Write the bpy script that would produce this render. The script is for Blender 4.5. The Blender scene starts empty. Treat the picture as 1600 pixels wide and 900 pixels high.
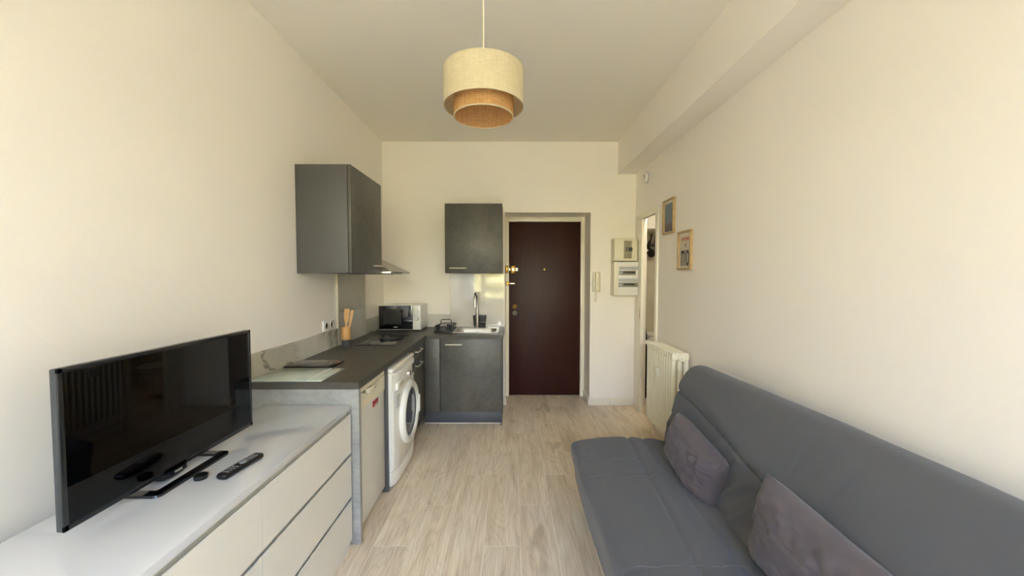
import bpy, bmesh, math, random
from mathutils import Vector, Matrix, noise
random.seed(7)
PI = math.pi
R = math.radians
S = bpy.context.scene
C = S.collection

# ------------------------------------------------------------------ camera, light, exposure
cd = bpy.data.cameras.new('camera'); cam = bpy.data.objects.new('camera', cd); C.objects.link(cam)
cd.sensor_fit = 'HORIZONTAL'; cd.sensor_width = 36; cd.lens = 36 * 600 / 1600
cd.shift_x = 3 / 1600; cd.shift_y = 5 / 1600; cd.clip_start = 0.02; cd.clip_end = 200
cam.location = (0, 0, 1.47); cam.rotation_euler = (R(90 - 2.2), 0, 0)
S.camera = cam
S.view_settings.view_transform = 'Standard'; S.view_settings.look = 'None'
S.view_settings.gamma = 1; S.view_settings.use_curve_mapping = False
S.view_settings.exposure = 2.47
try:
    S.cycles.max_bounces = 14; S.cycles.diffuse_bounces = 9; S.cycles.glossy_bounces = 5
    S.cycles.transparent_max_bounces = 12; S.cycles.sample_clamp_indirect = 8
    S.cycles.caustics_reflective = False; S.cycles.caustics_refractive = False
except Exception: pass

def world():
    w = bpy.data.worlds.new('sky'); S.world = w; w.use_nodes = True
    nt = w.node_tree; n = nt.nodes; l = nt.links
    bg = n['Background']
    tc = n.new('ShaderNodeTexCoord'); sep = n.new('ShaderNodeSeparateXYZ'); cr = n.new('ShaderNodeValToRGB')
    l.new(tc.outputs['Generated'], sep.inputs[0]); l.new(sep.outputs['Z'], cr.inputs[0])
    e = cr.color_ramp.elements
    e[0].position = 0.0; e[0].color = (1.60, 1.50, 1.2, 1)
    h_ = e.new(.13); h_.color = (1.5, 1.42, 1.15, 1)
    e[1].position = .6; e[1].color = (.36, .62, 1.15, 1)
    m_ = e.new(.27); m_.color = (.62, .80, 1.15, 1)
    l.new(cr.outputs[0], bg.inputs[0]); bg.inputs[1].default_value = 6.0
world()
sd = bpy.data.lights.new('sun', 'SUN'); sd.energy = 10; sd.angle = R(1); sd.color = (1, .95, .90)
sun = bpy.data.objects.new('sun', sd); C.objects.link(sun); sun.rotation_euler = (R(-48), R(14), 0)   # shines from over the building on the garden
def area(name, loc, rot, sx, sy, e, col, portal=False):
    a = bpy.data.lights.new(name, 'AREA'); a.shape = 'RECTANGLE'; a.size = sx; a.size_y = sy; a.energy = e; a.color = col
    o = bpy.data.objects.new(name, a); C.objects.link(o); o.location = loc; o.rotation_euler = rot
    if portal: a.cycles.is_portal = True
    return o
WX0, WX1, WZ0, WZ1 = -1.24, 1.24, .78, 2.72
WY = -2.6
area('window_daylight', ((WX0 + WX1) / 2, WY - .22, (WZ0 + WZ1) / 2), (R(90), 0, 0), WX1 - WX0, WZ1 - WZ0, 1, (1, 1, 1), True)
area('bathroom_fill_light', (2.15, 4.0, 2.4), (0, 0, 0), .3, .3, 1.1, (1, .9, .72))  # unseen warm fill, added to brighten the bathroom where little daylight reaches

# ------------------------------------------------------------------ materials
def lin(h):
    h = h.lstrip('#'); v = [int(h[i:i+2], 16) / 255 for i in (0, 2, 4)]
    return tuple(c / 12.92 if c <= .04045 else ((c + .055) / 1.055) ** 2.4 for c in v) + (1,)
class N:
    def __init__(s, name):
        s.m = bpy.data.materials.new(name); s.m.use_nodes = True
        s.nt = s.m.node_tree; s.b = s.nt.nodes['Principled BSDF']; s.out = s.nt.nodes['Material Output']
    def n(s, t, **k):
        x = s.nt.nodes.new('ShaderNode' + t)
        for a, b in k.items():
            if a[0] == 'i' and a[1:].isdigit(): x.inputs[int(a[1:])].default_value = b
            else: setattr(x, a, b)
        return x
    def l(s, a, b): s.nt.links.new(a, b)
    def obj(s, scale=(1, 1, 1)):
        tc = s.n('TexCoord'); mp = s.n('Mapping'); mp.inputs['Scale'].default_value = scale
        s.l(tc.outputs['Object'], mp.inputs[0]); return mp.outputs[0]
    def math(s, op, a, b=0.0, c=0.0):
        x = s.n('Math', operation=op)
        for i, v in enumerate((a, b, c)):
            if isinstance(v, (int, float)): x.inputs[i].default_value = v
            else: s.l(v, x.inputs[i])
        return x.outputs[0]
    def ramp(s, fac, stops):
        r = s.n('ValToRGB'); e = r.color_ramp.elements
        while len(e) < len(stops): e.new(.5)
        for el, (p, c) in zip(e, stops): el.position = p; el.color = c
        s.l(fac, r.inputs[0]); return r.outputs[0]
    def noise(s, vec, scale, detail=4, rough=.5, dist=0):
        x = s.n('TexNoise'); s.l(vec, x.inputs['Vector']); x.inputs['Scale'].default_value = scale
        x.inputs['Detail'].default_value = detail; x.inputs['Roughness'].default_value = rough; x.inputs['Distortion'].default_value = dist
        return x.outputs[0]
    def mix(s, f, a, b, mode='MIX'):
        x = s.n('MixRGB', blend_type=mode)
        for i, v in enumerate((f, a, b)):
            if isinstance(v, (int, float, tuple)): x.inputs[i].default_value = v
            else: s.l(v, x.inputs[i])
        return x.outputs[0]
    def bump(s, h, strength=.1, dist=.01):
        b = s.n('Bump'); b.inputs['Strength'].default_value = strength; b.inputs['Distance'].default_value = dist
        s.l(h, b.inputs['Height']); s.l(b.outputs[0], s.b.inputs['Normal'])
    def set(s, **k):
        mp = dict(col='Base Color', rough='Roughness', metal='Metallic', coat='Coat Weight', coatr='Coat Roughness', spec='Specular IOR Level', sheen='Sheen Weight', trans='Transmission Weight', alpha='Alpha')
        for a, v in k.items():
            i = s.b.inputs[mp[a]]
            if isinstance(v, (int, float, tuple)): i.default_value = v
            else: s.l(v, i)
        return s
def simple(name, col, rough=.5, metal=0, var=.06, sc=8, **k):
    m = N(name); c = lin(col) if isinstance(col, str) else col
    nz = m.noise(m.obj(), sc, 3)
    lo = tuple(x * (1 - var) for x in c[:3]) + (1,); hi = tuple(min(1, x * (1 + var)) for x in c[:3]) + (1,)
    m.set(col=m.ramp(nz, [(.3, lo), (.7, hi)]), rough=rough, metal=metal, **k); return m.m
M = {}
def wallmat(name, col, rough=.45):
    m = N(name); v = m.obj(); c = lin(col)
    m.set(col=m.ramp(m.noise(v, 1.3, 3), [(.3, tuple(x * .985 for x in c[:3]) + (1,)), (.7, c)]), rough=rough, spec=.35)
    h = m.mix(.35, m.noise(v, 9, 4), m.noise(v, 110, 3)); m.bump(h, .22, .004); return m.m
M['wall'] = wallmat('wall_paint', '#f6f0e7')
M['ceil'] = wallmat('ceiling_paint', '#f6f1e6', .8)
M['trim'] = simple('white_trim_paint', '#efe9d8', .3, var=.02)
def concrete(name, c0, c1, rough=.38):
    m = N(name); v = m.obj()
    a = m.noise(v, 3.2, 6, .62, .6); b = m.noise(m.obj((4, 4, 9)), 5, 5, .6)
    f = m.mix(.4, a, b)
    m.set(col=m.ramp(f, [(.34, lin(c0)), (.66, lin(c1))]), rough=rough, spec=.4)
    m.bump(f, .05, .004); return m.m
M['conc'] = concrete('concrete_laminate', '#4a4844', '#64625b')
M['top'] = concrete('worktop_laminate', '#45423d', '#565249', .4)
M['concl'] = concrete('light_concrete_laminate', '#84837f', '#a5a49f')
M['carc'] = simple('grey_carcass', '#525150', .45, var=.03)
M['plinth'] = simple('grey_plinth', '#515257', .4, var=.03)
def marble():
    m = N('marble_print'); v = m.obj()
    n1 = m.noise(v, 2.1, 6, .62, 1.2)
    d = m.math('ABSOLUTE', m.math('SUBTRACT', n1, .5))
    vein = m.ramp(d, [(0.0, lin('#8e8c86')), (.012, lin('#b2afa7')), (.04, lin('#e6e3da'))])
    gate = m.ramp(m.noise(v, 1.7, 2), [(.46, (0, 0, 0, 1)), (.58, (1, 1, 1, 1))])
    base = m.ramp(m.noise(v, 4, 5), [(.3, lin('#c9c6bd')), (.7, lin('#dad7cd'))])
    m.set(col=m.mix(gate, base, m.mix(1.0, base, vein, 'MULTIPLY')), rough=.12, spec=.5); return m.m
M['marble'] = marble()
M['glossp'] = simple('gloss_panel', '#d9d5ca', .07, var=.03, sc=3, coat=1.0, coatr=.05)
M['taupe'] = simple('taupe_panel', '#aaa596', .2, var=.03)
M['white'] = simple('white_enamel', '#e9e7df', .28, var=.015)
M['gloss'] = simple('gloss_white_lacquer', '#cccdcf', .06, var=.01, coat=.6, coatr=.03)
M['drawer'] = simple('white_drawer_front', '#dedbd2', .3, var=.01)
M['groove'] = simple('drawer_gap', '#c4c1b6', .5)
M['cream'] = simple('aged_cream_plastic', '#e3dcc2', .35, var=.03)
M['fridge'] = simple('fridge_door_enamel', '#d8d6cd', .35, var=.01)
M['red'] = simple('red_badge', '#a01522', .35)
M['black'] = simple('black_plastic', '#101012', .3, var=.1)
M['blackm'] = simple('matt_black_metal', '#141414', .42, var=.1)
M['blackg'] = simple('black_glass', '#060607', .04, var=.1, coat=.5, coatr=.02)
M['screen'] = simple('tv_screen_glass', '#020202', .025, var=.1, spec=.28)
M['bezel'] = simple('tv_bezel', '#1b1d1f', .22, var=.05)
M['tvside'] = simple('tv_edge', '#35383a', .4, var=.05)
M['steel'] = simple('brushed_steel', '#b9b7b0', .28, metal=1, var=.05, sc=20)
M['chrome'] = simple('chrome', '#d6d4cf', .1, metal=1, var=.02)
M['brass'] = simple('brass', '#b08a3c', .28, metal=1, var=.08)
M['glint'] = simple('bright_steel_handle', '#e9e3d0', .3, metal=.6, var=.02)
M['grey'] = simple('grey_plastic', '#8a8775', .5)
M['lgrey'] = simple('pale_grey_plastic', '#b7b8b8', .4)
M['dgrey'] = simple('dark_grey', '#4a4b4d', .35)
M['btn'] = simple('remote_buttons', '#8b8b8e', .5)
M['bamboo'] = simple('bamboo', '#c89a5e', .5, var=.12, sc=14)
M['oak'] = simple('oak_frame', '#b99b6b', .5, var=.12, sc=16)
M['card'] = simple('white_mount', '#e6dfcf', .7, var=.02)
M['paper'] = simple('cream_paper', '#d8cbb4', .7, var=.02)
M['redink'] = simple('red_ink', '#a23b32', .7)
M['blackink'] = simple('black_ink', '#22222c', .7)
M['radiator'] = simple('radiator_enamel', '#ebe4cb', .28, var=.02)
M['rubber'] = simple('rubber_seal', '#5d5f60', .5)
M['drum'] = simple('drum_steel', '#8d9194', .25, metal=1, var=.1)
M['cord'] = simple('white_cord', '#e8dfc4', .5)
M['brushw'] = simple('white_bristle', '#e0dccf', .8)
def doorwood():
    m = N('dark_red_door_veneer')
    g = m.noise(m.obj((26, 26, .9)), 3, 6, .65, .5); g2 = m.noise(m.obj((150, 150, 2)), 2, 3)
    f = m.mix(.4, g, g2)
    m.set(col=m.ramp(f, [(.3, lin('#200b08')), (.5, lin('#32130c')), (.7, lin('#461e12'))]), rough=.45, spec=.3)
    m.bump(f, .15, .003); return m.m
M['door'] = doorwood()
def floormat():
    m = N('wood_look_planks'); tc = m.n('TexCoord'); sp = m.n('SeparateXYZ'); m.l(tc.outputs['Object'], sp.inputs[0])
    X, Y = sp.outputs[0], sp.outputs[1]
    u = m.math('DIVIDE', m.math('SUBTRACT', X, .056), .2); col = m.math('FLOOR', u); fu = m.math('FRACT', u)
    v = m.math('DIVIDE', m.math('SUBTRACT', m.math('SUBTRACT', Y, 2.417), m.math('MULTIPLY', col, .377)), 1.131)
    row = m.math('FLOOR', v); fv = m.math('FRACT', v)
    cb = m.n('CombineXYZ'); m.l(col, cb.inputs[0]); m.l(row, cb.inputs[1])
    wn = m.n('TexWhiteNoise', noise_dimensions='3D'); m.l(cb.outputs[0], wn.inputs[0])
    off = m.n('CombineXYZ'); m.l(m.math('MULTIPLY', wn.outputs[0], 37.0), off.inputs[0]); m.l(m.math('MULTIPLY', wn.outputs[0], 91.0), off.inputs[1]); m.l(wn.outputs[0], off.inputs[2])
    ad = m.n('VectorMath', operation='ADD'); m.l(tc.outputs['Object'], ad.inputs[0]); m.l(off.outputs[0], ad.inputs[1])
    def mp(s):
        x = m.n('Mapping'); x.inputs['Scale'].default_value = s; m.l(ad.outputs[0], x.inputs[0]); return x.outputs[0]
    broad = m.noise(mp((9, 1.3, 1)), 1.2, 4, .55, .8)
    # cathedral grain: rings of a slow noise field stretched along the plank
    field = m.noise(mp((5.2, .75, 1)), 1.0, 2, .45, .3)
    ring = m.math('ABSOLUTE', m.math('SINE', m.math('MULTIPLY', field, 70.0)))
    fine = m.noise(mp((120, 4, 1)), 1.0, 4, .6)
    knot = m.noise(mp((6, 2.6, 1)), 1.0, 3, .5, .4)
    kn = m.ramp(knot, [(.66, (0, 0, 0, 1)), (.76, (1, 1, 1, 1))])
    base = m.ramp(broad, [(.3, lin('#c2ad93')), (.5, lin('#e2d1b8')), (.72, lin('#f6ebd8'))])
    base = m.mix(.3, base, m.ramp(ring, [(0, lin('#a99176')), (.3, lin('#d8c5ac')), (1, lin('#ecdec7'))]))
    base = m.mix(.3, base, m.ramp(fine, [(.35, lin('#a0886c')), (.65, lin('#efe0c9'))]))
    base = m.mix(m.math('MULTIPLY', kn, .4), base, lin('#8a7259'))
    tone = m.ramp(wn.outputs[0], [(0, (.93, .93, .93, 1)), (1, (1.06, 1.05, 1.04, 1))])
    base = m.mix(1.0, base, tone, 'MULTIPLY')
    def edge(f, w, size):
        d = m.math('MULTIPLY', m.math('MINIMUM', f, m.math('SUBTRACT', 1.0, f)), size)
        return m.math('LESS_THAN', d, w)
    g = m.math('MAXIMUM', edge(fu, .0012, .2), edge(fv, .0013, 1.131))
    m.set(col=m.mix(g, base, lin('#efe8d8')), rough=m.ramp(fine, [(.3, (.33,) * 3 + (1,)), (.7, (.42,) * 3 + (1,))]), spec=.45)
    m.bump(m.math('SUBTRACT', m.math('MULTIPLY', fine, .3), g), .12, .002); return m.m
M['floor'] = floormat()
def fabric(name, c, var=.12, sheen=.15):
    m = N(name); v = m.obj(); cc = lin(c)
    n = m.mix(.5, m.noise(v, 3.5, 4), m.noise(v, 420, 2))
    m.set(col=m.ramp(n, [(.3, tuple(x * (1 - var) for x in cc[:3]) + (1,)), (.7, tuple(x * (1 + var) for x in cc[:3]) + (1,))]), rough=.85, spec=.2, sheen=sheen)
    h = m.mix(.25, m.noise(v, 14, 4, .6, .5), m.noise(v, 500, 2)); m.bump(h, .3, .004); return m.m
M['sofa'] = fabric('slate_grey_cotton', '#565659', .06)
M['cush'] = fabric('mauve_grey_cotton', '#574f52', .06)
M['stitch'] = simple('stitching_thread', '#66686b', .8)
def weave(name, c0, c1, trl, f=260):
    m = N(name); tc = m.n('TexCoord'); sp = m.n('SeparateXYZ'); m.l(tc.outputs['Object'], sp.inputs[0])
    an = m.math('ARCTAN2', sp.outputs[1], sp.outputs[0])
    cb = m.n('CombineXYZ'); m.l(m.math('MULTIPLY', an, 2.0), cb.inputs[0]); m.l(m.math('MULTIPLY', sp.outputs[2], 10.0), cb.inputs[1])
    def mp(s):
        x = m.n('Mapping'); x.inputs['Scale'].default_value = s; m.l(cb.outputs[0], x.inputs[0]); return x.outputs[0]
    a = m.noise(mp((40, 1.2, 1)), 1, 4); b = m.noise(mp((2, 25, 1)), 1, 4); c = m.noise(mp((110, 90, 1)), 1, 2)
    f = m.mix(.35, m.mix(.5, a, b), c)
    col = m.ramp(f, [(.36, lin(c0)), (.6, lin(c1))])
    m.set(col=col, rough=.85, spec=.1)
    t = m.n('BsdfTranslucent'); m.l(col, t.inputs[0]); ms = m.n('MixShader'); ms.inputs[0].default_value = trl
    m.l(m.b.outputs[0], ms.inputs[1]); m.l(t.outputs[0], ms.inputs[2]); m.l(ms.outputs[0], m.out.inputs[0])
    m.bump(f, .3, .002); return m.m
M['linen'] = weave('ivory_linen', '#cfc29c', '#eadfc2', .3)
M['raffia'] = weave('straw_raffia', '#b98a4c', '#f0ca90', .45)
def glassmat():
    m = N('window_glass'); t = m.n('BsdfTransparent'); g = m.n('BsdfGlossy'); g.inputs['Roughness'].default_value = .02
    ms = m.n('MixShader'); ms.inputs[0].default_value = .06
    m.l(t.outputs[0], ms.inputs[1]); m.l(g.outputs[0], ms.inputs[2]); m.l(ms.outputs[0], m.out.inputs[0]); return m.m
M['glass'] = glassmat()
def sheer():
    m = N('white_sheer'); t = m.n('BsdfTranslucent'); t.inputs[0].default_value = (.85, .86, .88, 1); m.set(col=(.85, .86, .88, 1), rough=.9)
    ms = m.n('MixShader'); ms.inputs[0].default_value = .6; m.l(m.b.outputs[0], ms.inputs[1]); m.l(t.outputs[0], ms.inputs[2]); m.l(ms.outputs[0], m.out.inputs[0]); return m.m
M['sheer'] = sheer()
def leafm(name, a, b, sc):
    m = N(name); m.set(col=m.ramp(m.noise(m.obj(), sc, 5, .65), [(.35, lin(a)), (.65, lin(b))]), rough=.7); return m.m
M['hedge'] = leafm('sunlit_leaves', '#6f6b46', '#bdb37c', 2.2)
M['lawn'] = leafm('sunlit_grass', '#4c4838', '#676150', 3)
M['board'] = simple('pale_marbled_glass', '#b9c2b8', .1, var=.12, sc=9)
def art1():
    m = N('blue_wave_print'); tc = m.n('TexCoord'); sp = m.n('SeparateXYZ'); m.l(tc.outputs['Object'], sp.inputs[0])
    w = m.math('SINE', m.math('ADD', m.math('MULTIPLY', sp.outputs[2], 520.0), m.math('MULTIPLY', m.math('SINE', m.math('MULTIPLY', sp.outputs[1], 190.0)), 1.4)))
    c = m.ramp(w, [(.35, lin('#64727c')), (.8, lin('#93a3a8'))])
    lim = m.math('GREATER_THAN', sp.outputs[2], m.math('ADD', -.062, m.math('MULTIPLY', m.math('ABSOLUTE', m.math('SINE', m.math('MULTIPLY', sp.outputs[1], 45.0))), .016)))
    m.set(col=m.mix(lim, lin('#6f6268'), c), rough=.6); return m.m
M['art'] = art1()

# ------------------------------------------------------------------ mesh helpers
class B:
    def __init__(s): s.b = bmesh.new()
    def box(s, x0, x1, y0, y1, z0, z1, bev=0, seg=2):
        r = bmesh.ops.create_cube(s.b, size=1); vs = r['verts']
        for v in vs: v.co = Vector((x0 + (v.co.x + .5) * (x1 - x0), y0 + (v.co.y + .5) * (y1 - y0), z0 + (v.co.z + .5) * (z1 - z0)))
        if bev:
            es = list({e for v in vs for e in v.link_edges})
            bmesh.ops.bevel(s.b, geom=es, offset=bev, segments=seg, profile=.5, affect='EDGES')
        return s
    def cyl(s, a, b, r, r2=None, seg=24):
        a = Vector(a); b = Vector(b); d = b - a
        q = d.to_track_quat('Z', 'Y').to_matrix().to_4x4()
        bmesh.ops.create_cone(s.b, cap_ends=True, segments=seg, radius1=r, radius2=r if r2 is None else r2, depth=d.length, matrix=Matrix.Translation((a + b) / 2) @ q)
        return s
    def tube(s, pts, r, seg=10, closed=False, sub=0):
        P = [Vector(p) for p in pts]
        if sub:
            Q = []; n = len(P)
            rng = n if closed else n - 1
            for i in range(rng):
                g = lambda k: P[k % n] if closed else P[max(0, min(n - 1, k))]
                p0, p1, p2, p3 = g(i - 1), g(i), g(i + 1), g(i + 2)
                for j in range(sub):
                    t = j / sub
                    Q.append(.5 * ((2 * p1) + (-p0 + p2) * t + (2 * p0 - 5 * p1 + 4 * p2 - p3) * t * t + (-p0 + 3 * p1 - 3 * p2 + p3) * t ** 3))
            if not closed: Q.append(P[-1])
            P = Q
        n = len(P); rings = []; up = None
        for i in range(n):
            a = P[i - 1] if (i or closed) else P[i]; b = P[(i + 1) % n] if (i < n - 1 or closed) else P[i]
            t = (b - a).normalized()
            if up is None: up = Vector((0, 0, 1)) if abs(t.z) < .9 else Vector((1, 0, 0))
            sx = t.cross(up)
            if sx.length < 1e-5: sx = t.cross(Vector((1, .3, 0)))
            sx.normalize(); up = sx.cross(t).normalized()
            rr = r[i] if isinstance(r, (list, tuple)) else r
            rings.append([s.b.verts.new(P[i] + (sx * math.cos(k * 2 * PI / seg) + up * math.sin(k * 2 * PI / seg)) * rr) for k in range(seg)])
        for i in range(n if closed else n - 1):
            A, D = rings[i], rings[(i + 1) % n]
            for k in range(seg): s.b.faces.new((A[k], A[(k + 1) % seg], D[(k + 1) % seg], D[k]))
        if not closed: s.b.faces.new(rings[0][::-1]); s.b.faces.new(rings[-1])
        return s
    def lathe(s, prof, origin=(0, 0, 0), axis='Z', seg=48, closed=False):
        o = Vector(origin); rings = []
        for (r, h) in prof:
            ring = []
            for k in range(seg):
                a = 2 * PI * k / seg; c, d = math.cos(a) * r, math.sin(a) * r
                p = {'Z': (c, d, h), 'X': (h, c, d), 'Y': (d, h, c)}[axis]
                ring.append(s.b.verts.new(o + Vector(p)))
            rings.append(ring)
        n = len(prof)
        for i in range(n if closed else n - 1):
            A, D = rings[i], rings[(i + 1) % n]
            for k in range(seg): s.b.faces.new((A[k], A[(k + 1) % seg], D[(k + 1) % seg], D[k]))
        if not closed: s.b.faces.new(rings[0][::-1]); s.b.faces.new(rings[-1])
        return s
    def prism(s, pts, axis, a, b):
        def P(p, h): return {'X': (h, p[0], p[1]), 'Y': (p[0], h, p[1]), 'Z': (p[0], p[1], h)}[axis]
        A = [s.b.verts.new(P(p, a)) for p in pts]; D = [s.b.verts.new(P(p, b)) for p in pts]; n = len(pts)
        for k in range(n): s.b.faces.new((A[k], A[(k + 1) % n], D[(k + 1) % n], D[k]))
        s.b.faces.new(A[::-1]); s.b.faces.new(D); return s
    def loft(s, rings, cap=True):
        Rg = [[s.b.verts.new(p) for p in r] for r in rings]; n = len(Rg[0])
        for i in range(len(Rg) - 1):
            for k in range(n): s.b.faces.new((Rg[i][k], Rg[i][(k + 1) % n], Rg[i + 1][(k + 1) % n], Rg[i + 1][k]))
        if cap: s.b.faces.new(Rg[-1])
        if cap and cap != 'end': s.b.faces.new(Rg[0][::-1])
        return s
    def xf(s, m):
        bmesh.ops.transform(s.b, matrix=m, verts=s.b.verts); return s
def obj(name, b, mat, parent=None, smooth=True):
    bm = b.b; bmesh.ops.recalc_face_normals(bm, faces=bm.faces)
    me = bpy.data.meshes.new(name)
    org = Vector(parent.location) if parent is not None and parent.parent is None else Vector((0, 0, 0))
    if parent is not None:
        p = parent; org = Vector((0, 0, 0))
        while p: org += Vector(p.location); p = p.parent
    # put the origin at the mesh's own base centre
    vs = bm.verts; mn = Vector((min(v.co[i] for v in vs) for i in range(3))); mx = Vector((max(v.co[i] for v in vs) for i in range(3)))
    c = Vector(((mn.x + mx.x) / 2, (mn.y + mx.y) / 2, mn.z if parent is None else (mn.z + mx.z) / 2))
    if mat in (M.get('floor'),): c = Vector((0, 0, 0))
    for v in vs: v.co -= c
    bm.to_mesh(me); bm.free(); me.materials.append(mat)
    if smooth:
        for p in me.polygons: p.use_smooth = True
        try: me.set_sharp_from_angle(angle=R(35))
        except Exception: pass
    o = bpy.data.objects.new(name, me); C.objects.link(o)
    o.location = c - org; o.parent = parent
    return o
def thing(name, label, cat, loc, group=None):
    o = bpy.data.objects.new(name, None); C.objects.link(o); o.location = loc; o.empty_display_size = .05
    o['label'] = label; o['category'] = cat
    if group: o['group'] = group
    return o
def tag(o, label, cat, group=None):
    o['label'] = label; o['category'] = cat
    if group: o['group'] = group
    return o
def struct(o, label, cat):
    o['kind'] = 'structure'; o['label'] = label; o['category'] = cat; return o
def text(name, s, size, mat, parent, loc, rot, ext=.0006, sx=1, sy=1):
    cu = bpy.data.curves.new('t', 'FONT'); cu.body = s; cu.size = size; cu.extrude = ext; cu.align_x = 'CENTER'; cu.align_y = 'CENTER'
    t = bpy.data.objects.new('t', cu); C.objects.link(t)
    me = bpy.data.meshes.new_from_object(t.evaluated_get(bpy.context.evaluated_depsgraph_get()))
    bpy.data.objects.remove(t); me.name = name; me.materials.clear(); me.materials.append(mat)
    me.transform(Matrix.Diagonal((sx, sy, 1, 1)))
    o = bpy.data.objects.new(name, me); C.objects.link(o); org = Vector((0, 0, 0)); p = parent
    while p: org += Vector(p.location); p = p.parent
    o.location = Vector(loc) - org; o.rotation_euler = rot; o.parent = parent; return o

LX, RX, BY, CZ = -1.43, 1.41, 4.34, 2.97
# ------------------------------------------------------------------ room shell
struct(obj('floor', B().box(-1.6, 1.56, WY, 4.9, -.1, 0).box(1.56, 2.8, 3.4, 5.2, -.1, 0), M['floor'], smooth=False), 'pale oak-look plank tile floor with light joints', 'floor')
struct(obj('ceiling', B().box(-1.6, 1.56, WY - .2, 4.9, CZ, CZ + .15), M['ceil'], smooth=False), 'plain off-white ceiling', 'ceiling')
struct(obj('wall_left', B().box(LX - .15, LX, WY - .2, 4.9, 0, CZ), M['wall'], smooth=False), 'long off-white wall behind the television and kitchen run', 'wall')
DY0, DY1, DZ = 3.70, 4.10, 2.08      # bathroom door opening
b = B().box(RX, RX + .13, WY - .2, DY0, 0, CZ).box(RX, RX + .02, DY1, 4.34, 0, CZ).box(RX, RX + .13, 4.34, 4.9, 0, CZ).box(RX, RX + .02, DY0, DY1, DZ, CZ)
struct(obj('wall_right', b, M['wall'], smooth=False), 'long off-white wall behind the sofa', 'wall')
b = B().box(LX, -.058, BY, 4.9, 0, CZ).box(.905, RX, BY, 4.9, 0, CZ).box(-.058, .905, BY, 4.9, 2.187, CZ).box(-.058, .905, 4.78, 4.9, 0, 2.187)
struct(obj('wall_back', b, M['wall'], smooth=False), 'cream end wall with the recessed entrance door', 'wall')
b = B().box(LX, WX0, WY - .2, WY, 0, CZ).box(WX1, RX, WY - .2, WY, 0, CZ).box(WX0, WX1, WY - .2, WY, 0, WZ0).box(WX0, WX1, WY - .2, WY, WZ1, CZ)
struct(obj('wall_front', b, M['wall'], smooth=False), 'off-white window wall', 'wall')
struct(obj('trim_1', B().box(1.205, RX, WY, BY, 2.612, CZ), M['wall'], smooth=False), 'boxed beam running along the top of the right wall', 'beam')
b = B().box(.905, 1.135, BY - .012, BY, 0, .082, .003).box(1.137, 1.405, BY - .012, BY, 0, .082, .003).box(.893, .905, BY - .012, 4.70, 0, .082, .003)
struct(obj('baseboard_back', b, M['trim']), 'low white skirting beside the entrance door', 'skirting')
struct(obj('baseboard_door', B().box(-.078, -.046, BY - .012, BY, 0, .09, .003), M['trim']), 'short end of white skirting beside the sink cabinet', 'skirting')
struct(obj('baseboard_right', B().box(RX - .012, RX, WY, 3.64, 0, .082, .003), M['trim']), 'white skirting along the right wall', 'skirting')
struct(obj('baseboard_left', B().box(LX, LX + .012, WY, 2.04, 0, .082, .003), M['trim']), 'white skirting along the left wall', 'skirting')

# entrance door
d = thing('door_1', 'dark red-brown flush entrance door in a white frame', 'door', (.42, 4.72, 0)); d['kind'] = 'structure'
b = B().box(-.058, -.014, 4.66, 4.78, 0, 2.187, .004).box(.858, .905, 4.66, 4.78, 0, 2.187, .004).box(-.014, .858, 4.66, 4.78, 2.132, 2.187, .004)
obj('door_frame', b, M['trim'], d)
leaf = obj('door_leaf', B().box(-.013, .857, 4.70, 4.745, .006, 2.131, .002), M['door'], d)
for z in (1.914, 1.062, .23):
    obj('hinge', B().cyl((.868, 4.655, z - .04), (.868, 4.655, z + .04), .008).box(.862, .874, 4.653, 4.66, z - .04, z + .04), M['trim'], d)
lk = obj('rim_lock', B().box(.008, .062, 4.665, 4.70, 1.505, 1.60, .006), M['brass'], d)
obj('lock_cylinder', B().cyl((.036, 4.655, 1.553), (.036, 4.668, 1.553), .015), M['glint'], lk)
obj('lock_bolt', B().box(.064, .096, 4.672, 4.70, 1.535, 1.575, .002), M['glint'], lk)
obj('bolt_arm', B().box(-.03, .008, 4.668, 4.69, 1.538, 1.572, .002), M['glint'], lk)
obj('lock_keep', B().box(-.056, -.022, 4.635, 4.66, 1.508, 1.604, .01), M['brass'], d)
ch = obj('door_chain_latch', B().box(-.01, .058, 4.675, 4.70, 1.374, 1.392, .003), M['glint'], d)
obj('latch_plate', B().box(-.05, -.012, 4.645, 4.66, 1.365, 1.405, .004).cyl((-.03, 4.625, 1.384), (-.03, 4.65, 1.384), .011), M['brass'], ch)
for z in (1.10, 1.022):
    k = obj('door_cylinder', B().lathe([(.001, -.012), (.014, -.012), (.027, -.004), (.028, 0)], (.057, 4.70, z), 'Y'), M['brass'] if z > 1.05 else M['grey'], d)
    obj('keyhole', B().box(.053, .061, 4.685, 4.69, z - .012, z + .012), M['blackm'], k)
obj('peephole', B().lathe([(.001, -.006), (.009, -.006), (.012, 0)], (.42, 4.70, 1.556), 'Y', 24), M['brass'], d)

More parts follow.
